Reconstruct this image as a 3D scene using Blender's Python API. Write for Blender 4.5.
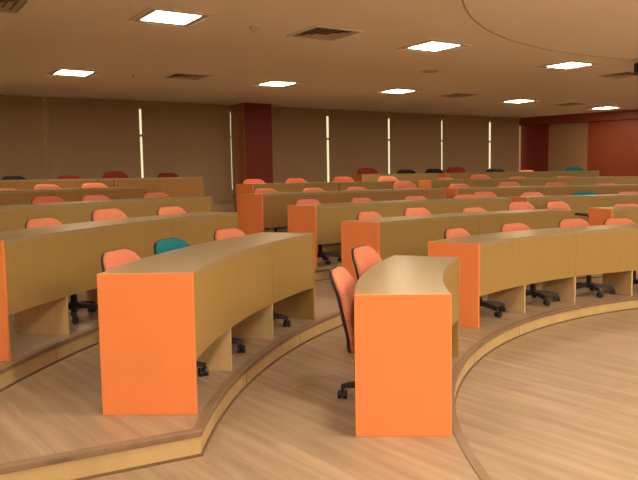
import bpy, bmesh, math, random
from mathutils import Vector, Matrix

for o in list(bpy.data.objects):
    bpy.data.objects.remove(o, do_unlink=True)
SC = bpy.context.scene
COL = SC.collection
R = math.radians

# ------------------------------------------------------------------ camera
PITCH, ROLL, EYE = R(5.187), R(-0.9515), 1.5125
cam_d = bpy.data.cameras.new('camera')
cam = bpy.data.objects.new('camera', cam_d)
COL.objects.link(cam)
cam_d.sensor_fit = 'HORIZONTAL'
cam_d.sensor_width = 36.0
cam_d.lens = 36.0 * 706.58 / 638.0
cam_d.clip_start = 0.05
fwd = Vector((0, math.cos(PITCH), -math.sin(PITCH)))
up0 = Vector((0, math.sin(PITCH), math.cos(PITCH)))
rt0 = Vector((1, 0, 0))
rt = rt0 * math.cos(ROLL) + up0 * math.sin(ROLL)
up = up0 * math.cos(ROLL) - rt0 * math.sin(ROLL)
M = Matrix.Identity(4)
for i in range(3):
    M[i][0] = rt[i]; M[i][1] = up[i]; M[i][2] = -fwd[i]
M[0][3], M[1][3], M[2][3] = 0, 0, EYE
cam.matrix_world = M
SC.camera = cam

# ------------------------------------------------------------------ world and exposure
w = bpy.data.worlds.new('daylight'); SC.world = w; w.use_nodes = True
bgn = w.node_tree.nodes['Background']
bgn.inputs[0].default_value = (1.0, 0.86, 0.50, 1)
bgn.inputs[1].default_value = .33
SC.view_settings.view_transform = 'Standard'
SC.view_settings.look = 'None'
SC.view_settings.gamma = 1.0
SC.view_settings.use_curve_mapping = False
SC.view_settings.exposure = 1.72
LAMP_COL = (1.0, 0.77, 0.50)
LAMP_COL_NEAR = (1.0, 0.86, 0.68)
LAMP_FAR, LAMP_MID, LAMP_NEAR, FILL_FRONT = 14.5, 12.0, 22.0, 88.0  # the last strength is for an added fill row out of view

# ------------------------------------------------------------------ layout
HC = 3.0                      # ceiling height above the pit floor
ST = 0.128                    # height of one tier
PHI = R(32.9)                 # the room is turned against the view
CL = (5.333, 3.4565); RL = 4.6545      # circle of the left desks (and of the tiers)
CM = (5.0935, 3.3537); RM = 4.6675     # circle of the middle and right desks
TIER_C = CL; TIER_R = 4.6025; STEP = 1.351
DW = 0.50; DH = 0.76          # desk depth and height
def rm(a, b):
    return (a*math.cos(PHI) - b*math.sin(PHI), a*math.sin(PHI) + b*math.cos(PHI))
def pol(c, r, deg):
    return (c[0] + r*math.cos(R(deg)), c[1] + r*math.sin(R(deg)))

# ------------------------------------------------------------------ materials
def mat(name, color, rough=0.5, spec=0.5, noise=None, metal=0.0):
    m = bpy.data.materials.new(name); m.use_nodes = True
    nt = m.node_tree; b = nt.nodes['Principled BSDF']
    b.inputs['Base Color'].default_value = (*color, 1)
    b.inputs['Roughness'].default_value = rough
    b.inputs['Specular IOR Level'].default_value = spec
    b.inputs['Metallic'].default_value = metal
    if noise:
        scale, amt, stretch, rot = noise
        tc = nt.nodes.new('ShaderNodeTexCoord'); mp = nt.nodes.new('ShaderNodeMapping')
        mp.inputs['Scale'].default_value = stretch
        mp.inputs['Rotation'].default_value = (0, 0, rot)
        # rotate first, then stretch
        mp2 = nt.nodes.new('ShaderNodeMapping'); mp2.inputs['Rotation'].default_value = (0, 0, rot)
        mp.inputs['Rotation'].default_value = (0, 0, 0)
        nz = nt.nodes.new('ShaderNodeTexNoise'); nz.inputs['Scale'].default_value = scale
        nz.inputs['Detail'].default_value = 4
        nt.links.new(tc.outputs['Object'], mp2.inputs[0]); nt.links.new(mp2.outputs[0], mp.inputs[0])
        nt.links.new(mp.outputs[0], nz.inputs['Vector'])
        rp = nt.nodes.new('ShaderNodeMapRange')
        rp.inputs[1].default_value = 0.3; rp.inputs[2].default_value = 0.7
        rp.inputs[3].default_value = 1 - amt; rp.inputs[4].default_value = 1 + amt
        nt.links.new(nz.outputs['Fac'], rp.inputs[0])
        mx = nt.nodes.new('ShaderNodeVectorMath'); mx.operation = 'SCALE'
        mx.inputs[0].default_value = color
        nt.links.new(rp.outputs[0], mx.inputs['Scale'])
        nt.links.new(mx.outputs[0], b.inputs['Base Color'])
    return m

def floor_mat():
    m = bpy.data.materials.new('laminate_floor'); m.use_nodes = True
    nt = m.node_tree; b = nt.nodes['Principled BSDF']
    N = nt.nodes.new; L = nt.links.new
    tc = N('ShaderNodeTexCoord')
    mp = N('ShaderNodeMapping'); mp.inputs['Rotation'].default_value = (0, 0, R(52))
    L(tc.outputs['Object'], mp.inputs[0])
    br = N('ShaderNodeTexBrick')
    br.inputs['Scale'].default_value = 1.0
    br.inputs['Brick Width'].default_value = 1.25
    br.inputs['Row Height'].default_value = 0.098
    br.inputs['Mortar Size'].default_value = 0.0012
    br.inputs['Mortar Smooth'].default_value = 0.3
    br.inputs['Bias'].default_value = 0.0
    br.inputs['Color1'].default_value = (0.34, 0.242, 0.152, 1)
    br.inputs['Color2'].default_value = (0.39, 0.285, 0.185, 1)
    br.inputs['Mortar'].default_value = (0.28, 0.18, 0.11, 1)
    br.offset = 0.37
    L(mp.outputs[0], br.inputs['Vector'])
    ms = N('ShaderNodeMapping'); ms.inputs['Scale'].default_value = (1.3, 17, 1)
    L(mp.outputs[0], ms.inputs[0])
    nz = N('ShaderNodeTexNoise'); nz.inputs['Scale'].default_value = 1.0; nz.inputs['Detail'].default_value = 6
    nz.inputs['Roughness'].default_value = 0.6
    L(ms.outputs[0], nz.inputs['Vector'])
    rp = N('ShaderNodeMapRange'); rp.inputs[1].default_value = .32; rp.inputs[2].default_value = .68
    rp.inputs[3].default_value = 0.80; rp.inputs[4].default_value = 1.17
    L(nz.outputs['Fac'], rp.inputs[0])
    sc = N('ShaderNodeVectorMath'); sc.operation = 'SCALE'
    L(br.outputs['Color'], sc.inputs[0]); L(rp.outputs[0], sc.inputs['Scale'])
    L(sc.outputs[0], b.inputs['Base Color'])
    b.inputs['Roughness'].default_value = 0.42
    b.inputs['Specular IOR Level'].default_value = 0.4
    return m

def emit(name, color, strength):
    m = bpy.data.materials.new(name); m.use_nodes = True
    nt = m.node_tree; nt.nodes.clear()
    e = nt.nodes.new('ShaderNodeEmission'); o = nt.nodes.new('ShaderNodeOutputMaterial')
    e.inputs[0].default_value = (*color, 1); e.inputs[1].default_value = strength
    nt.links.new(e.outputs[0], o.inputs[0]); return m

def glass_mat():
    m = bpy.data.materials.new('window_glass'); m.use_nodes = True
    nt = m.node_tree; nt.nodes.clear()
    t = nt.nodes.new('ShaderNodeBsdfTransparent'); g = nt.nodes.new('ShaderNodeBsdfGlossy')
    g.inputs['Roughness'].default_value = 0.02
    mx = nt.nodes.new('ShaderNodeMixShader'); mx.inputs[0].default_value = 0.06
    o = nt.nodes.new('ShaderNodeOutputMaterial')
    nt.links.new(t.outputs[0], mx.inputs[1]); nt.links.new(g.outputs[0], mx.inputs[2])
    nt.links.new(mx.outputs[0], o.inputs[0]); return m

GRAIN = (2.2, 0.05, (1, 1, 9), 0)
M_FLOOR = floor_mat()
M_TAN = mat('beech_laminate', (0.39, 0.255, 0.08), 0.38, 0.45, (3.0, 0.03, (6, 6, 0.6), 0))
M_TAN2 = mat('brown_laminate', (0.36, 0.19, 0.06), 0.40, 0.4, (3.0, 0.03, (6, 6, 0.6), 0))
M_TOP = mat('worktop_laminate', (0.36, 0.275, 0.14), 0.30, 0.55, (4.0, 0.06, (1, 5, 1), 0.6))
M_DIV = mat('divider_laminate', (0.66, 0.47, 0.24), 0.45, 0.4, (3.0, 0.05, (6, 6, 0.6), 0))
M_EDGE = mat('edge_banding', (0.47, 0.32, 0.13), 0.45)
M_ORANGE = mat('orange_laminate', (0.92, 0.29, 0.092), 0.36, 0.45, (5, 0.02, (1, 1, 1), 0))
M_RISER = mat('riser_laminate', (0.56, 0.41, 0.19), 0.42, 0.4, (3.0, 0.08, (2, 2, 0.8), 0))
M_NOSE = mat('nosing_wood', (0.25, 0.165, 0.095), 0.42, 0.4, (6.0, 0.12, (2, 2, 2), 0))
M_SHOE = mat('riser_shoe', (0.20, 0.11, 0.055), 0.5)
M_CEIL = mat('ceiling_paint', (0.93, 0.82, 0.71), 0.75, 0.2, (0.5, 0.02, (1, 1, 1), 0))
M_CEILLINE = mat('ceiling_joint', (0.55, 0.42, 0.31), 0.8, 0.1)
M_CEIL2 = mat('ceiling_disc_paint', (0.93, 0.84, 0.75), 0.75, 0.2)
M_WALL = mat('wall_paint', (0.55, 0.40, 0.26), 0.7, 0.2)
M_BLIND = mat('blind_fabric', (0.40, 0.285, 0.18), 0.8, 0.1, (90, 0.05, (1, 1, 1), 0))
M_BLINDHEAD = mat('blind_cassette', (0.40, 0.29, 0.15), 0.6)
M_RED = mat('red_wall_paint', (0.25, 0.048, 0.02), 0.5, 0.35)
M_MAROON = mat('maroon_surface', (0.19, 0.022, 0.016), 0.5, 0.35)  # darker tone than the red panels, for corner panel and column front
M_BROWN = mat('brown_column_side', (0.42, 0.18, 0.07), 0.6, 0.2)
M_NICHE = mat('tan_panel', (0.33, 0.20, 0.105), 0.6, 0.2)
M_FRAMEW = mat('window_frame_paint', (0.36, 0.24, 0.11), 0.5)
M_SALMON = mat('salmon_fabric', (0.68, 0.235, 0.135), 0.9, 0.15, (60, 0.07, (1, 1, 1), 0))
M_SALMON2 = mat('red_salmon_fabric', (0.60, 0.15, 0.085), 0.9, 0.15, (60, 0.07, (1, 1, 1), 0))
M_TEAL = mat('teal_fabric', (0.012, 0.19, 0.235), 0.9, 0.15, (60, 0.07, (1, 1, 1), 0))
M_WINE = mat('maroon_fabric', (0.21, 0.028, 0.022), 0.9, 0.15, (60, 0.07, (1, 1, 1), 0))
M_DARK = mat('black_fabric', (0.022, 0.017, 0.017), 0.9, 0.15, (60, 0.07, (1, 1, 1), 0))
M_PLASTIC = mat('black_plastic', (0.018, 0.017, 0.018), 0.42, 0.5)
M_CHROME = mat('grey_steel', (0.3, 0.29, 0.28), 0.3, 0.5, None, 0.9)
M_FIXT = mat('fixture_metal', (0.55, 0.44, 0.34), 0.5, 0.4)
M_FIXTEDGE = mat('fixture_rim', (0.88, 0.80, 0.70), 0.5, 0.4)
M_VENT = mat('vent_louvre', (0.52, 0.42, 0.32), 0.5, 0.4)
M_VENTDARK = mat('vent_duct', (0.16, 0.125, 0.09), 0.8)
M_WHITEP = mat('white_plastic', (0.75, 0.66, 0.56), 0.5)
M_GLASS = glass_mat()
M_LF = emit('diffuser_glow_far', LAMP_COL, LAMP_FAR)
M_LM = emit('diffuser_glow_mid', LAMP_COL_NEAR, LAMP_MID)
M_LN = emit('diffuser_glow_near', LAMP_COL_NEAR, LAMP_NEAR)
M_FILL_FRONT = emit('front_fill_glow', LAMP_COL_NEAR, FILL_FRONT)

# ------------------------------------------------------------------ helpers
def empty(name, loc, rz=0.0):
    o = bpy.data.objects.new(name, None); COL.objects.link(o)
    o.empty_display_size = 0.2
    o.location = loc; o.rotation_euler = (0, 0, rz); return o
def tag(o, label=None, cat=None, group=None, kind=None):
    if label: o['label'] = label
    if cat: o['category'] = cat
    if group: o['group'] = group
    if kind: o['kind'] = kind
    return o
def link(name, bm, m, parent=None, smooth=False, offset=None, bevel=0.0):
    bmesh.ops.recalc_face_normals(bm, faces=bm.faces)
    if offset is not None:
        bmesh.ops.translate(bm, verts=bm.verts, vec=-Vector(offset))
    me = bpy.data.meshes.new(name); bm.to_mesh(me); bm.free()
    me.materials.append(m)
    if smooth:
        for p in me.polygons: p.use_smooth = True
    o = bpy.data.objects.new(name, me); COL.objects.link(o)
    if parent is not None: o.parent = parent
    elif offset is not None: o.location = offset
    if bevel:
        bv = o.modifiers.new('bevel', 'BEVEL'); bv.width = bevel; bv.segments = 2
        bv.limit_method = 'ANGLE'; bv.angle_limit = R(40)
    return o
def add_prism(bm, pts, z0, z1):
    lo = [bm.verts.new((p[0], p[1], z0)) for p in pts]
    hi = [bm.verts.new((p[0], p[1], z1)) for p in pts]
    n = len(pts)
    bm.faces.new(lo[::-1]); bm.faces.new(hi)
    for i in range(n):
        j = (i+1) % n
        bm.faces.new((lo[i], lo[j], hi[j], hi[i]))
def add_box(bm, x0, x1, y0, y1, z0, z1):
    add_prism(bm, [(x0, y0), (x1, y0), (x1, y1), (x0, y1)], z0, z1)
def arc_pts(c, r, a0, a1, n):
    return [pol(c, r, a0 + (a1-a0)*i/n) for i in range(n+1)]
def add_arc(bm, c, r0, r1, a0, a1, z0, z1):
    n = max(1, int(abs(a1-a0)*R(1)*r1/0.07))
    A = arc_pts(c, r0, a0, a1, n); B = arc_pts(c, r1, a0, a1, n)
    V = []
    for i in range(n+1):
        V.append([bm.verts.new((*A[i], z0)), bm.verts.new((*B[i], z0)), bm.verts.new((*B[i], z1)), bm.verts.new((*A[i], z1))])
    for i in range(n):
        for k in range(4):
            l = (k+1) % 4
            bm.faces.new((V[i][k], V[i][l], V[i+1][l], V[i+1][k]))
    bm.faces.new(V[0][::-1]); bm.faces.new(V[-1])
def add_sweep(bm, pts, prof):
    """sweep closed profile (offset to the left of travel, z) along an open plan polyline, mitred"""
    n = len(pts); ring = []
    for i in range(n):
        p = Vector(pts[i])
        d0 = (Vector(pts[i]) - Vector(pts[i-1])).normalized() if i > 0 else None
        d1 = (Vector(pts[i+1]) - Vector(pts[i])).normalized() if i < n-1 else None
        if d0 is None: d0 = d1
        if d1 is None: d1 = d0
        n0 = Vector((-d0.y, d0.x)); n1 = Vector((-d1.y, d1.x))
        m = (n0+n1).normalized(); m = m / max(0.3, m.dot(n0))
        ring.append([bm.verts.new((p.x+m.x*o, p.y+m.y*o, z)) for o, z in prof])
    k = len(prof)
    for i in range(n-1):
        for j in range(k):
            l = (j+1) % k
            bm.faces.new((ring[i][j], ring[i][l], ring[i+1][l], ring[i+1][j]))
    bm.faces.new(ring[0][::-1]); bm.faces.new(ring[-1])
def add_tube(bm, pts, r, seg=10):
    rings = []
    pts = [Vector(p) for p in pts]
    rr = r if isinstance(r, (list, tuple)) else [r]*len(pts)
    for i, p in enumerate(pts):
        d = (pts[min(i+1, len(pts)-1)] - pts[max(i-1, 0)]).normalized()
        u = d.cross(Vector((0, 0, 1)))
        if u.length < 1e-3: u = d.cross(Vector((0, 1, 0)))
        u.normalize(); v = d.cross(u)
        rings.append([bm.verts.new(p + (u*math.cos(2*math.pi*k/seg) + v*math.sin(2*math.pi*k/seg))*rr[i]) for k in range(seg)])
    for i in range(len(pts)-1):
        for k in range(seg):
            l = (k+1) % seg
            bm.faces.new((rings[i][k], rings[i][l], rings[i+1][l], rings[i+1][k]))
    bm.faces.new(rings[0][::-1]); bm.faces.new(rings[-1])
def B(): return bmesh.new()
def copy_tree(o, parent=None):
    c = o.copy(); COL.objects.link(c)
    if parent is not None: c.parent = parent
    for ch in list(o.children): copy_tree(ch, c)
    return c

# ------------------------------------------------------------------ the room shell
CORNER_A, CORNER_B = 15.33, 13.42
SKEW = (0.277, -0.961)
LEFT_A, FRONT_B = -7.0, -5.0
RIGHT_END_A = CORNER_A + SKEW[0]/(-SKEW[1])*(CORNER_B-FRONT_B)
ROOM = [rm(LEFT_A, FRONT_B), rm(RIGHT_END_A, FRONT_B), rm(CORNER_A, CORNER_B), rm(LEFT_A, CORNER_B)]  # ccw
def clip(poly):
    out = [Vector(p) for p in poly]
    for i in range(4):
        a = Vector(ROOM[i]); b = Vector(ROOM[(i+1) % 4]); e = b-a
        def side(p): return e.x*(p.y-a.y) - e.y*(p.x-a.x)
        src, out = out, []
        for j, p in enumerate(src):
            q = src[(j+1) % len(src)]; sp, sq = side(p), side(q)
            if sp >= 0: out.append(p)
            if (sp >= 0) != (sq >= 0): out.append(p + (q-p)*(sp/(sp-sq)))
    return [(p.x, p.y) for p in out]
def structure(name, bm, m, **k):
    return tag(link(name, bm, m, **k), kind='structure')

bm = B(); add_prism(bm, ROOM, -0.1, 0.0)
structure('floor', bm, M_FLOOR)
bm = B(); add_prism(bm, ROOM, HC, HC+0.12)
structure('ceiling', bm, M_CEIL)
bm = B(); add_prism(bm, arc_pts((6.0, 5.0), 4.88, 0, 357, 119), HC-0.016, HC-0.001)
structure('ceiling.001', bm, M_CEIL2)
bm = B(); add_arc(bm, (6.0, 5.0), 4.882, 4.896, 0, 357, HC-.018, HC-.001)
structure('trim_20', bm, M_CEILLINE)

def wall_strip(bm, p, q, out, t, z0, z1):
    d = (Vector(q)-Vector(p)).normalized(); n = Vector((d.y, -d.x))*out*t
    add_prism(bm, [p, q, (q[0]+n.x, q[1]+n.y), (p[0]+n.x, p[1]+n.y)], z0, z1)
bm = B(); wall_strip(bm, rm(LEFT_A, FRONT_B), rm(LEFT_A, CORNER_B), -1, .15, 0, HC)
structure('wall_left', bm, M_WALL)
bm = B(); wall_strip(bm, rm(LEFT_A, FRONT_B), rm(RIGHT_END_A, FRONT_B), 1, .15, 0, HC)
structure('wall_front', bm, M_WALL)

# window wall: solid left end, sill wall and lintel, piers between the windows
SLITS = [(2.877, .09), (4.615, .045), (6.515, .04), (8.94, .06), (10.70, .055), (12.40, .04), (14.11, .07), (15.25, .035)]
bm = B()
def wbox(bm, a0, a1, b0, b1, z0, z1):
    add_prism(bm, [rm(a0, b0), rm(a1, b0), rm(a1, b1), rm(a0, b1)], z0, z1)
wbox(bm, LEFT_A, 1.05, CORNER_B, CORNER_B+.2, 0, HC)
wbox(bm, 1.05, CORNER_A+.2, CORNER_B, CORNER_B+.2, 0, 1.2)
wbox(bm, 1.05, CORNER_A+.2, CORNER_B, CORNER_B+.2, 2.9, HC)
structure('wall_back', bm, M_WALL)
edges = [1.05] + [s[0] for s in SLITS[:-1]] + [15.30]
for i in range(len(edges)-1):
    a0, a1 = edges[i], edges[i+1]
    o = empty('window_%d' % (i+1), (*rm((a0+a1)/2, CORNER_B+.1), 1.2)); tag(o, kind='structure')
    bm = B()
    c = o.location
    # the frame's uprights stand in mid-bay so that daylight shows where two blinds meet
    am = (a0+a1)/2
    wbox(bm, am-.03, am+.03, CORNER_B+.07, CORNER_B+.13, 1.2, 2.9)
    wbox(bm, a0+.001, a1-.001, CORNER_B+.075, CORNER_B+.125, 2.33, 2.37)
    wbox(bm, a0+.001, a1-.001, CORNER_B+.07, CORNER_B+.13, 1.2, 1.25)
    wbox(bm, a0+.001, a1-.001, CORNER_B+.07, CORNER_B+.13, 2.86, 2.9)
    if i == 0: wbox(bm, a0+.001, a0+.05, CORNER_B+.07, CORNER_B+.13, 1.25, 2.86)
    if i in (1, 3): wbox(bm, a0-.05, a0+.09, CORNER_B+.135, CORNER_B+.19, 1.2, 2.9)
    link('window_frame', bm, M_FRAMEW, o, offset=c)
    bm = B(); wbox(bm, a0, a1, CORNER_B+.097, CORNER_B+.103, 1.22, 2.88)
    link('window_pane', bm, M_GLASS, o, offset=c)

# right-hand wall: beam over a maroon panel, a tan panel and a red panel
P0 = Vector(rm(CORNER_A, CORNER_B)); PD = (Vector(rm(CORNER_A+SKEW[0], CORNER_B+SKEW[1]))-P0).normalized()
PN = Vector((PD.y, -PD.x))            # into the room or out of it
if PN.dot(Vector(rm(0, 5))-P0) < 0: PN = -PN
def rwall(bm, s0, s1, n0, n1, z0, z1):
    q = [P0+PD*s0+PN*n0, P0+PD*s1+PN*n0, P0+PD*s1+PN*n1, P0+PD*s0+PN*n1]
    add_prism(bm, [(v.x, v.y) for v in q], z0, z1)
LEN = 18.42/.961
bm = B(); rwall(bm, -.2, LEN, -.18, -.12, 0, HC)
structure('wall_right', bm, M_WALL)
bm = B(); rwall(bm, 0, .78, -.12, -.03, 0, HC-.01); structure('trim_1', bm, M_MAROON)
bm = B(); rwall(bm, .78, 1.85, -.12, -.055, 0, HC-.01); structure('trim_2', bm, M_NICHE)
bm = B(); rwall(bm, 1.85, LEN, -.12, -.02, 0, HC-.01); structure('trim_3', bm, M_RED)
bm = B(); rwall(bm, -.0, LEN, -.02, .10, 2.79, HC); structure('trim_4', bm, M_RED)

# column standing against the window wall: brown side, maroon front
bm = B(); wbox(bm, 6.585, 7.215, 12.90, 13.38, .768, HC)
col = structure('trim_5', bm, M_BROWN)
bm = B(); wbox(bm, 6.60, 7.222, 12.883, 12.90, .768, HC)
link('column_front', bm, M_MAROON, col)

# ------------------------------------------------------------------ the tiers
END_DIR = Vector((-0.888, -0.46)).normalized()
ENDS = {1: 236.0, 2: 180.25, 3: 174.6, 4: 169.5, 5: 165.5, 6: 161.0}
for k in range(1, 7):
    r = TIER_R + STEP*(k-1); z1 = ST*k; z0 = z1-ST
    a_end = ENDS[k]
    arc = arc_pts(TIER_C, r, 22, a_end, int((a_end-22)*R(1)*r/0.09))
    last = Vector(arc[-1])
    if k == 1:
        far = last + (last-Vector(TIER_C)).normalized()*30
        outer = [tuple(far), (-60, -10), (-60, 60), (60, 60), (60, 12)]
    else:
        far = last + END_DIR*40
        outer = [tuple(far), (-60, 60), (60, 60), (60, 20)]
    start = Vector(arc[0]); rad = (start-Vector(TIER_C)).normalized()
    poly = arc + outer + [tuple(start + rad*40)]
    bm = B(); pc = clip(poly); add_prism(bm, pc, z0, z1)
    structure('floor', bm, M_FLOOR)
    line = list(arc)
    if k > 1:
        # stop the end face where it meets the left or front wall
        t = 0.0
        p = last.copy()
        while t < 40:
            q = last + END_DIR*(t+.1)
            ins = all((Vector(ROOM[(i+1) % 4])-Vector(ROOM[i])).cross(q-Vector(ROOM[i])) > 0.03 for i in range(4))
            if not ins: break
            t += .1
        line.append(tuple(last + END_DIR*max(t, .2)))
    # travel from 22 degrees to 180: the pit lies to the left
    bm = B()
    add_sweep(bm, line, [(0.001, z0+.012), (0.012, z0+.012), (0.012, z1-.028), (0.001, z1-.028)])
    ris = structure('trim_%d' % (5+k), bm, M_RISER)
    bm = B()
    add_sweep(bm, line, [(-.030, z1+.0005), (-.030, z1+.005), (.016, z1+.005), (.020, z1+.001), (.020, z1-.026), (.001, z1-.026), (.001, z1+.0005)])
    link('nosing', bm, M_NOSE, ris)
    bm = B()
    add_sweep(bm, line, [(0.001, z0+.001), (.022, z0+.001), (.022, z0+.011), (.001, z0+.011)])
    link('shoe_strip', bm, M_SHOE, ris)
    # thin joints between the riser boards
    bm = B()
    a = 25.0
    while a < a_end-1:
        q0 = pol(TIER_C, r-.0135, a); q1 = pol(TIER_C, r-.0135, a+.004/r*57.3)
        q2 = pol(TIER_C, r-.011, a+.004/r*57.3); q3 = pol(TIER_C, r-.011, a)
        add_prism(bm, [q0, q1, q2, q3], z0+.013, z1-.03)
        a += 1.15/r*57.3
    link('board_joint', bm, M_SHOE, ris)
    if k == 2:
        bm = B()
        c0 = last + END_DIR*.60; c1 = last + END_DIR*.72
        nrm = Vector((-END_DIR.y, END_DIR.x))*.0205
        pts = []
        for i in range(9):
            t = i/8; p = c0.lerp(c1, t); pts.append((p, z1-.012-.010*math.sin(math.pi*t)))
        vs = [[bm.verts.new((p.x+nrm.x*s, p.y+nrm.y*s, z)) for s in (1.0, 1.08)] + [bm.verts.new((p.x+nrm.x*s, p.y+nrm.y*s, z1-.012+.004*math.sin(math.pi*i/8)+.001)) for s in (1.08, 1.0)] for i, (p, z) in enumerate(pts)]
        for i in range(8):
            for j in range(4):
                l = (j+1) % 4
                bm.faces.new((vs[i][j], vs[i][l], vs[i+1][l], vs[i+1][j]))
        bm.faces.new(vs[0][::-1]); bm.faces.new(vs[-1])
        o = link('chipped_edge', bm, M_VENTDARK, ris); tag(o, 'dark chipped patch on the step edge')

# ------------------------------------------------------------------ desks
DIVS = {}
def desk(row, c, Rin, a0, a1, divs, joints, label, group='curved desks on the tiers', face=None, gap=.004, nz0=None):
    """a0 = end nearest the left, a1 = the other end (a0 > a1)"""
    z = ST*row
    if nz0: ai0, ao0 = nz0
    else: ai0 = ao0 = a0
    am = (a0+a1)/2
    base = (*pol(c, Rin+DW/2, am), z)
    root = empty('curved_desk', base); tag(root, label, 'desk', group)
    th = .026
    e0 = th/(Rin+.2)*57.3
    def L(name, bm, m, parent=root, **k): return link(name, bm, m, parent, offset=base, **k)
    bm = B(); add_arc(bm, c, Rin, Rin+DW, a0-e0, a1+e0, z+DH-.026, z+DH)
    L('worktop', bm, M_TOP)
    # end panels, thin slabs standing on the floor
    for (a, s) in ((a0, -1), (a1, 1)):
        p = Vector(pol(c, Rin-.004, a)); q = Vector(pol(c, Rin+DW+.004, a))
        d = (q-p).normalized(); t = Vector((-d.y, d.x))
        if t.dot(Vector(pol(c, Rin, am))-p) < 0: t = -t
        t = t*th
        bm = B(); add_prism(bm, [tuple(p), tuple(q), tuple(q+t), tuple(p+t)], z+.0005, z+DH+.001)
        L('end_panel', bm, M_ORANGE if s < 0 else M_TAN, bevel=.0015)
    js = [a0-e0] + sorted(joints, reverse=True) + [a1+e0]
    for i in range(len(js)-1):
        g = gap/Rin*57.3/2
        bm = B(); add_arc(bm, c, Rin, Rin+.018, js[i]-(g if i else 0), js[i+1]+(g if i < len(js)-2 else 0), z+.285, z+DH-.027)
        L('modesty_panel', bm, face or M_TAN)
    DIVS[('L' if c is CL else 'M' if a1 > 100 and row > 0 and a0 > 106.5 and not (row in (4, 5) and a0 < 109.5) else 'R', row)] = divs
    for a in divs:
        p = pol(c, 1, a); ux, uy = p[0]-c[0], p[1]-c[1]; tx, ty = -uy*.009, ux*.009
        prof = [(Rin+.004, 0.0005), (Rin+.44, 0.0005), (Rin+.44, DH-.027), (Rin+.019, DH-.027), (Rin+.019, .284), (Rin+.004, .284)]
        bm = B()
        A = [bm.verts.new((c[0]+ux*r-tx, c[1]+uy*r-ty, z+h)) for r, h in prof]
        C = [bm.verts.new((c[0]+ux*r+tx, c[1]+uy*r+ty, z+h)) for r, h in prof]
        bm.faces.new(A); bm.faces.new(C[::-1])
        for i in range(6):
            j = (i+1) % 6; bm.faces.new((A[i], A[j], C[j], C[i]))
        L('divider_panel', bm, M_DIV)
    return root
def RLk(k): return RL + STEP*(k-1)
def RMk(k): return RM + STEP*(k-1)
def steps(a_from, n, pitch): return [a_from + pitch*i for i in range(1, n)]

# left block
desk(1, CL, RLk(1), 177.9, 157.0, [167.4], [], 'shortest curved tan desk, orange end facing the camera in the centre foreground')
desk(2, CL, RLk(2), 178.0, 153.6, [169.84, 161.48], [161.48], 'curved tan desk with wide orange end left of centre, behind the shortest desk')
desk(3, CL, RLk(3), 172.95, 147.2, [167.15, 160.5, 153.85], [155.4], 'long curved tan desk in the third row at the left edge, one tier above')
desk(4, CL, RLk(4), 168.5, 140.14, [161.33, 155.71, 145.7], [151.5], 'fourth curved tan desk from the front in the left block')
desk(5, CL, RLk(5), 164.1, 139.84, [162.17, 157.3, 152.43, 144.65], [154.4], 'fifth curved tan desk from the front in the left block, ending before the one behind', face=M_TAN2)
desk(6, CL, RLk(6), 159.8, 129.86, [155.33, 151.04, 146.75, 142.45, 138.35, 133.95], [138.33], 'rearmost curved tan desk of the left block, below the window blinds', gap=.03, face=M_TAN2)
# middle block
desk(1, CM, RMk(1), 142.2, 101.1, [131.2, 121.0, 110.6], [121.0], 'front curved tan desk with orange end, running to the right edge')
desk(2, CM, RMk(2), 138.05, 107.3, [129.35, 121.75, 114.2], [121.8], 'second-row curved tan desk of the middle block, orange end seen above the shortest desk')
desk(3, CM, RMk(3), 134.2, 107.9, [127.7, 120.8, 114.25], [121.0], 'third-row curved tan desk of the middle block with orange end by the aisle')
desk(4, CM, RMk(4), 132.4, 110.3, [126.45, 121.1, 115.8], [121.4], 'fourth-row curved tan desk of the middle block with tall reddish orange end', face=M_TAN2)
desk(5, CM, RMk(5), 127.6, 108.9, [123.15, 118.35, 113.3], [118.02], 'fifth-row curved tan desk of the middle block, its orange end just above another', gap=.03)
desk(6, CM, RMk(6), 111.7, 103.3, [107.8], [], 'rearmost short tan desk of the middle block with dark orange end')
# right block
desk(2, CM, RMk(2), 102.1, 85.9, [92.62], [], 'second-row curved tan desk at the right edge with bright orange end')
desk(3, CM, RMk(3), 105.87, 79.3, [99.3, 87.47], [92.6], 'third-row curved tan desk of the right block, end mostly behind a chair')
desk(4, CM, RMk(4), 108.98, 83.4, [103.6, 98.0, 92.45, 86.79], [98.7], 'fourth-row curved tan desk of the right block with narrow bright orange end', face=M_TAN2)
desk(5, CM, RMk(5), 107.6, 83.4, [98.35, 93.6, 88.85], [97.9], 'fifth-row curved tan desk of the right block with small orange end')
desk(6, CM, RMk(6), 102.4, 86.2, [98.15, 90.25], [94.3], 'rearmost curved tan desk of the right block, ending before the red wall')

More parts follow.
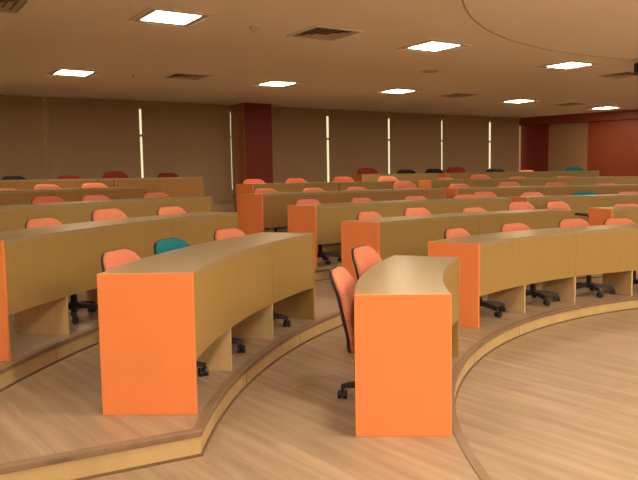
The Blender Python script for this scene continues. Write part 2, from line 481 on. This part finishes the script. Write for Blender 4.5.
# ------------------------------------------------------------------ chairs
def rr_outline(wd, ht, rt_, rb_, n=7):
    pts = []
    for (cx_, cz_, r_, a_) in ((wd/2-rt_, ht-rt_, rt_, 0), (-wd/2+rt_, ht-rt_, rt_, 90), (-wd/2+rb_, rb_, rb_, 180), (wd/2-rb_, rb_, rb_, 270)):
        for i in range(n):
            t = R(a_ + 90*i/(n-1)); pts.append((cx_+r_*math.cos(t), cz_+r_*math.sin(t)))
    return pts
def pad(bm, wd, ht, rt_, rb_, front, back, bend, place):
    """soft cushion; outline in (x, h); depth along d"""
    out = rr_outline(wd, ht, rt_, rb_); cx_, ch_ = 0, ht/2
    rings = []
    prof = [(.0, front), (.45, front), (.75, front*.96), (.90, front*.80), (.975, front*.45), (1.0, 0.0), (.985, -back*.6), (.94, -back), (.5, -back), (0, -back)]
    for s, d in prof:
        if s == 0: rings.append([bm.verts.new(place(cx_, ch_, d))]); continue
        rings.append([bm.verts.new(place(x*s, ch_+(h-ch_)*s, d + bend*(x*s)**2)) for x, h in out])
    n = len(out)
    for a, b in zip(rings, rings[1:]):
        for i in range(n):
            j = (i+1) % n
            if len(a) == 1: bm.faces.new((a[0], b[i], b[j]))
            elif len(b) == 1: bm.faces.new((a[i], b[0], a[j]))
            else: bm.faces.new((a[i], b[i], b[j], a[j]))
def make_chair(fabric):
    t = empty('swivel_chair', (0, 0, 0))
    z0, z1 = .345, .845
    def backp(x, h, d):
        k = h/(z1-z0)
        return (x, -.185 - .115*k + .03*math.sin(math.pi*k) + d, z0+h)
    bm = B(); pad(bm, .455, z1-z0-.004, .125, .10, .045, .006, .45, lambda x, h, d: backp(x, h, d))
    o = link('backrest', bm, fabric, t, smooth=True)
    bm = B(); pad(bm, .46, z1-z0, .13, .105, .0, .018, .45, lambda x, h, d: backp(x, h, d-.007))
    sh = link('back_shell', bm, M_PLASTIC, t, smooth=True)
    bm = B(); pad(bm, .43, .43, .10, .09, .045, .01, 0, lambda x, h, d: (x, h-.205, .435+d))
    link('seat', bm, fabric, t, smooth=True)
    bm = B(); pad(bm, .42, .42, .10, .09, .0, .028, 0, lambda x, h, d: (x, h-.20, .428+d))
    link('seat_shell', bm, M_PLASTIC, t, smooth=True)
    bm = B()
    add_tube(bm, [(0, -.06, .385), (0, -.15, .383), (0, -.195, .395), (0, -.222, .44), (0, -.245, .52)], [.02, .02, .022, .022, .018], 8)
    add_box(bm, -.08, .08, -.09, .09, .375, .40)
    link('back_bracket', bm, M_PLASTIC, t)
    bm = B()
    add_tube(bm, [(0, 0, .09), (0, 0, .24)], .027, 14); add_tube(bm, [(0, 0, .24), (0, 0, .376)], .015, 12)
    link('gas_lift', bm, M_PLASTIC, t)
    bm = B()
    add_tube(bm, [(0, 0, .075), (0, 0, .135)], [.045, .036], 14)
    base = link('star_base', bm, M_PLASTIC, t)
    for i in range(5):
        a = R(90+72*i+36); u = Vector((math.cos(a), math.sin(a), 0)); v = Vector((-u.y, u.x, 0))
        bm = B()
        secs = [(.03, .026, .085, .125), (.12, .024, .080, .118), (.22, .021, .070, .103), (.265, .017, .062, .088)]
        rg = []
        for (rr_, hw, za, zb_) in secs:
            rg.append([bm.verts.new(u*rr_+v*s*hw+Vector((0, 0, z))) for s, z in ((-1, za), (1, za), (.7, zb_), (-.7, zb_))])
        for p_, q_ in zip(rg, rg[1:]):
            for j in range(4):
                l = (j+1) % 4; bm.faces.new((p_[j], p_[l], q_[l], q_[j]))
        bm.faces.new(rg[0][::-1]); bm.faces.new(rg[-1])
        link('base_arm', bm, M_PLASTIC, base)
        bm = B(); c = u*.255 + v*.012
        for s in (-1, 1):
            cc = c + u*s*.017
            add_tube(bm, [cc + Vector((0, 0, .0275)) - u*.0095, cc + Vector((0, 0, .0275)) + u*.0095], .027, 14)
        add_tube(bm, [c+Vector((0, 0, .0275))-u*.010, c+Vector((0, 0, .0275))+u*.010], .012, 10)
        add_tube(bm, [u*.255+Vector((0, 0, .03)), u*.255+Vector((0, 0, .072))], .010, 8)
        link('caster', bm, M_PLASTIC, base, smooth=False)
    return t
PROTO = {}
CNAME = {'salmon': M_SALMON, 'brick': M_SALMON2, 'teal': M_TEAL, 'maroon': M_WINE, 'black': M_DARK}
rnd = random.Random(7)
def chair(color, row, c, Rin, ang, top, label, group, turn=0.0, off=.34, divs=()):
    if color not in PROTO:
        PROTO[color] = make_chair(CNAME[color]); o = PROTO[color]
    else:
        o = copy_tree(PROTO[color])
    # the seat keeps clear of the nearest divider, the chair swivels a little instead
    back = pol(c, Rin+off+.29, ang)
    cen = ang
    for dv in sorted(divs, key=lambda d: abs(d-ang))[:1]:
        need = .225/(Rin+off)*57.3
        if abs(ang-dv) < need:
            lim = math.sin(R(13))*.29/(Rin+off)*57.3
            cen = ang + math.copysign(min(need-abs(ang-dv), lim), ang-dv)
    p = pol(c, Rin+off, cen)
    face = math.degrees(math.atan2(p[1]-back[1], p[0]-back[0]))
    o.location = (p[0], p[1], ST*row)
    # local +Y looks towards the pit
    o.rotation_euler = (0, 0, R(face-90+turn))
    dz = top - .845
    for ch in o.children:
        if ch.name.split('.')[0] in ('backrest', 'back_shell'): ch.location = (0, 0, dz)
        if ch.name.split('.')[0] == 'star_base':
            near = [d for d in divs if abs(d-cen) < 5]
            ch.rotation_euler = (0, 0, 0 if not near else R(-18) if near[0] > cen else R(18))
    tag(o, label, 'chair', group)
    return o
ORD = ['first', 'second', 'third', 'fourth', 'fifth', 'sixth', 'seventh']
last_chair = [None]
def row_of(block, row, c, Rin, items, rowname, names=None, labels=None):
    n = len(items)
    for i, it in enumerate(items):
        ang, top = it[0], it[1]; colr = it[2] if len(it) > 2 else 'salmon'
        word = {'salmon': 'salmon', 'brick': 'brick red', 'teal': 'teal', 'maroon': 'dark maroon', 'black': 'black'}[colr]
        if labels and labels[i]: lab = labels[i]
        elif n == 1: lab = '%s swivel chair behind %s' % (word, rowname)
        else: lab = '%s swivel chair, %s from the left behind %s' % (word, ORD[i], rowname)
        last_chair[0] = chair(colr, row, c, Rin, ang, top, lab, 'swivel chairs behind the curved desks', turn=rnd.uniform(-4, 4) if len(it) < 4 else it[3], off=.34 if len(it) < 5 else it[4], divs=DIVS.get((block, row), ()) if len(it) < 5 else ())
K = 'salmon'
# heights of the chair backs above their tier were read from the photograph
for (ang, off, turn, lab) in ((170.8, .36, -2, 'salmon swivel chair, nearer of two left of the shortest desk'), (161.1, .38, -6, 'salmon swivel chair, farther of two left of the shortest desk')):
    chair('salmon', 1, CL, RLk(1), ang, .82 if ang > 165 else .86, lab, 'swivel chairs behind the curved desks', turn=turn, off=off)
row_of('L', 2, CL, RLk(2), [(172.5, 0.822, K, -5, .36), (166.0, 0.822, 'teal', -8), (157.6, 0.823, K, -6)], 'the wide orange-ended desk left of centre')
row_of('L', 3, CL, RLk(3), [(162.8, 0.821), (156.7, 0.857), (149.9, 0.836)], 'the third-row left desk')
row_of('L', 4, CL, RLk(4), [(152.9, 0.831, 'brick'), (148.6, 0.824), (142.8, 0.825)], 'the fourth-row left desk')
row_of('L', 5, CL, RLk(5), [(150.0, 0.787), (146.6, 0.825), (142.7, 0.828)], 'the fifth-row left desk')
row_of('L', 6, CL, RLk(6), [(144.6, 0.817, 'black'), (140.3, 0.814, 'maroon'), (136.4, 0.876, 'maroon'), (131.5, 0.838, 'maroon')], 'the rearmost left desk')
row_of('M', 1, CM, RMk(1), [(134.6, 0.835), (124.1, 0.833), (114.1, 0.842), (106.7, 0.826)], 'the front desk at right')
row_of('M', 2, CM, RMk(2), [(132.8, 0.836), (125.9, 0.850), (117.6, 0.811), (110.8, 0.863), (103.3, 0.840, K, 14, .72)], 'the second-row middle desk')
arm_chair = last_chair[0]
arm_chair['label'] = 'salmon swivel chair with a black armrest, at the right end of the second-row middle desk'
for sx in (-1, 1):
    bm = B()
    add_tube(bm, [(sx*.16, .06, .395), (sx*.23, .08, .40), (sx*.25, .09, .46), (sx*.25, .11, .60), (sx*.245, .07, .645), (sx*.245, -.14, .65)], [.013, .014, .016, .017, .02, .018], 8)
    link('armrest', bm, M_PLASTIC, arm_chair)
row_of('M', 3, CM, RMk(3), [(131.2, 0.826), (124.2, 0.815), (117.4, 0.812), (111.1, 0.813), (106.4, 0.834, K, 2, .84)], 'the third-row middle desk')
row_of('M', 4, CM, RMk(4), [(129.2, 0.830), (123.7, 0.818), (118.5, 0.814), (113.1, 0.891)], 'the fourth-row middle desk')
row_of('M', 5, CM, RMk(5), [(125.4, 0.841, 'brick'), (120.9, 0.843, 'brick'), (115.8, 0.854, 'brick'), (110.8, 0.849)], 'the fifth-row middle desk')
row_of('M', 6, CM, RMk(6), [(109.9, 0.890, 'maroon'), (105.7, 0.844, 'black'), (101.6, 0.862, 'black', 3, .84)], 'the rearmost middle desk')
row_of('R', 2, CM, RMk(2), [(96.7, 0.800)], 'the second-row desk at the right edge')
row_of('R', 3, CM, RMk(3), [(102.5, 0.819), (96.1, 0.811, 'teal'), (90.8, 0.798)], 'the third-row right desk')
row_of('R', 4, CM, RMk(4), [(106.5, 0.828), (100.7, 0.844), (95.3, 0.821), (89.6, 0.800)], 'the fourth-row right desk')
row_of('R', 5, CM, RMk(5), [(104.3, 0.804), (100.5, 0.849), (96.2, 0.799), (91.0, 0.800), (86.7, 0.776)], 'the fifth-row right desk')
row_of('R', 6, CM, RMk(6), [(98.8, 0.895, 'maroon', -3, 1.22), (96.0, 0.842, 'black'), (92.8, 0.797), (87.7, 0.837, 'teal')], 'the rearmost right desk')

# ------------------------------------------------------------------ roller blinds
bl_labels = ['brown roller blind at the far left edge of the window wall',
             'brown roller blind, second from the left, beside the dim strip of light',
             'brown roller blind between a bright strip of light and the column',
             'brown roller blind directly right of the maroon column',
             'brown roller blind, second to the right of the maroon column',
             'brown roller blind, third to the right of the maroon column',
             'brown roller blind, fourth to the right of the maroon column',
             'narrow brown roller blind beside the right-hand corner of the room']
bl = [1.05] + [s[0] for s in SLITS]
bw = [0.0] + [s[1] for s in SLITS]
for i in range(len(bl)-1):
    a0, a1 = bl[i]+bw[i]/2, bl[i+1]-bw[i+1]/2
    ctr = (*rm((a0+a1)/2, CORNER_B-.06), 2.97)
    root = empty('roller_blind', ctr)
    tag(root, bl_labels[i], 'blind', 'roller blinds on the window wall')
    bm = B(); wbox(bm, a0, a1, CORNER_B-.035, CORNER_B-.031, 1.02, 2.90)
    link('blind_fabric', bm, M_BLIND, root, offset=ctr)
    bm = B(); wbox(bm, a0, a1, CORNER_B-.072, CORNER_B-.002, 2.90, 2.985)
    link('blind_cassette', bm, M_BLINDHEAD, root, offset=ctr)
    bm = B(); wbox(bm, a0, a1, CORNER_B-.042, CORNER_B-.024, .995, 1.02)
    link('bottom_rail', bm, M_BLINDHEAD, root, offset=ctr)

# ------------------------------------------------------------------ ceiling fittings
def sq_ring(bm, h0, h1, z0, z1):
    n = 4
    def q(h): return [(h, h), (-h, h), (-h, -h), (h, -h)]
    V = {}
    for nm, h, z in (('a', h0, z0), ('b', h1, z0), ('c', h1, z1), ('d', h0, z1)):
        V[nm] = [bm.verts.new((x, y, z)) for x, y in q(h)]
    for i in range(4):
        j = (i+1) % 4
        for p, r_ in (('a', 'b'), ('b', 'c'), ('c', 'd'), ('d', 'a')):
            bm.faces.new((V[p][i], V[p][j], V[r_][j], V[r_][i]))
def make_light(m):
    t = empty('ceiling_light', (0, 0, 0))
    bm = B(); sq_ring(bm, .285, .302, -.014, -.001); link('rim', bm, M_FIXTEDGE, t)
    bm = B(); sq_ring(bm, .215, .285, -.009, -.001); link('louvre_frame', bm, M_FIXT, t)
    bm = B(); add_box(bm, -.215, .215, -.215, .215, -.007, -.001); link('diffuser', bm, m, t)
    return t
lights = [(-.5, 10.25, M_LF, None), (2.6, 10.23, M_LF, 'square ceiling light above the left blinds, farthest left'),
          (5.73, 10.02, M_LF, 'square ceiling light just left of centre, above the maroon column'),
          (8.19, 9.97, M_LF, 'square ceiling light right of centre, above the blinds'),
          (11.67, 10.26, M_LF, 'small square ceiling light near the right-hand red wall'),
          (14.90, 10.49, M_LF, 'smallest square ceiling light, at the far right by the red beam'),
          (-.5, 6.4, M_LM, None), (2.52, 6.36, M_LM, 'largest square ceiling light, at the top left'),
          (5.73, 6.32, M_LM, 'second largest square ceiling light, top centre right'),
          (8.44, 6.53, M_LM, 'square ceiling light at the upper right'),
          (11.67, 6.4, M_LM, None), (14.9, 6.4, M_LM, None)]
for a in (-.5, 2.55, 5.73, 8.44, 11.67, 14.9): lights.append((a, 2.6, M_LN, None))  # unseen row carrying on the grid, made stronger for the near desks
for a in (-.5, 2.55, 5.73, 8.44): lights.append((a, -1.2, M_FILL_FRONT, None))  # unseen row added as strong frontal fill, in place of a camera flash
LP = {}
for (a, b, m, lab) in lights:
    if m.name not in LP: LP[m.name] = make_light(m); o = LP[m.name]
    else: o = copy_tree(LP[m.name])
    x, y = rm(a, b)
    inside = math.hypot(x-6.0, y-5.0) < 4.88
    o.location = (x, y, HC - (.016 if inside else 0)); o.rotation_euler = (0, 0, PHI)
    tag(o, lab or 'unseen square ceiling light added outside the view', 'ceiling light', 'square ceiling lights')

def make_vent():
    t = empty('ceiling_vent', (0, 0, 0))
    bm = B(); sq_ring(bm, .262, .298, -.014, -.001); link('vent_frame', bm, M_FIXTEDGE, t)
    bm = B(); add_box(bm, -.262, .262, -.262, .262, -.003, -.001); link('duct', bm, M_VENTDARK, t)
    for h in (.07, .14, .21):
        bm = B()
        V = [[bm.verts.new((x*hh, y*hh, z)) for x, y in ((1, 1), (-1, 1), (-1, -1), (1, -1))] for hh, z in ((h-.004, -.0035), (h+.030, -.016), (h+.034, -.015), (h, -.003))]
        for i in range(4):
            j = (i+1) % 4
            for p in range(4): bm.faces.new((V[p][i], V[p][j], V[(p+1) % 4][j], V[(p+1) % 4][i]))
        link('louvre', bm, M_VENT, t)
    return t
VP = make_vent()
vents = [((.10, 7.56), 'square air vent in the ceiling, top centre'), ((-1.89, 10.52), 'square air vent in the ceiling left of the maroon column'),
         ((-2.72, 6.05), 'square air vent in the top left corner of the ceiling'), ((2.69, 13.63), 'small air vent between two ceiling lights right of centre'),
         ((5.57, 15.79), 'farthest air vent, between the two smallest ceiling lights'), ((4.74, 11.14), 'square air vent behind the black projector')]
for i, ((x, y), lab) in enumerate(vents):
    o = VP if i == 0 else copy_tree(VP)
    o.location = (x, y, HC); o.rotation_euler = (0, 0, PHI)
    tag(o, lab, 'air vent', 'square air vents in the ceiling')
# smoke detector, sprinkler, flat speaker
def lathe(bm, c, prof, seg=20):
    rg = [[bm.verts.new((c[0]+r*math.cos(2*math.pi*k/seg), c[1]+r*math.sin(2*math.pi*k/seg), c[2]+z)) for k in range(seg)] for r, z in prof]
    for a, b in zip(rg, rg[1:]):
        for k in range(seg):
            l = (k+1) % seg; bm.faces.new((a[k], a[l], b[l], b[k]))
    bm.faces.new(rg[0]); bm.faces.new(rg[-1][::-1])
t = empty('smoke_detector', (-.6, 7.2, HC)); tag(t, 'white round smoke detector on the ceiling beside the largest light', 'smoke detector')
bm = B(); lathe(bm, (0, 0, 0), [(.06, -.001), (.06, -.012), (.055, -.016)]); link('mounting_base', bm, M_WHITEP, t)
bm = B(); lathe(bm, (0, 0, 0), [(.045, -.016), (.045, -.035), (.036, -.046), (.01, -.05)]); link('sensor_head', bm, M_WHITEP, t)
t = empty('sprinkler', (-2.63, 10.33, HC)); tag(t, 'tiny pale sprinkler on the ceiling between a light and an air vent', 'sprinkler')
bm = B(); lathe(bm, (0, 0, 0), [(.035, -.001), (.033, -.008), (.012, -.012), (.010, -.03), (.022, -.032), (.022, -.035)]); link('sprinkler_head', bm, M_WHITEP, t)
t = empty('ceiling_speaker', (1.65, 10.42, HC)); tag(t, 'flat round speaker grille in the ceiling, right of centre', 'speaker')
bm = B(); lathe(bm, (0, 0, 0), [(.14, -.001), (.14, -.006), (.125, -.009)], 28); link('speaker_rim', bm, M_CEIL, t)
bm = B(); lathe(bm, (0, 0, 0), [(.124, -.0092), (.12, -.011), (.05, -.0135)], 28); link('speaker_grille', bm, M_VENT, t)
# ceiling projector at the right edge
px_, py_ = 4.44, 9.57
t = empty('ceiling_projector', (px_, py_, HC), 0); tag(t, 'black projector hanging from the ceiling at the right edge', 'projector')
t.rotation_euler = (0, 0, R(-25))
bm = B(); add_box(bm, -.19, .19, -.15, .15, -.20, -.07); link('projector_body', bm, M_PLASTIC, t, bevel=.012)
bm = B(); add_tube(bm, [(0, 0, -.001), (0, 0, -.07)], .02, 12); add_box(bm, -.06, .06, -.06, .06, -.008, -.001); link('ceiling_mount', bm, M_PLASTIC, t)
bm = B(); add_tube(bm, [(-.08, -.145, -.135), (-.08, -.175, -.135)], [.035, .032], 16); link('lens', bm, M_CHROME, t)
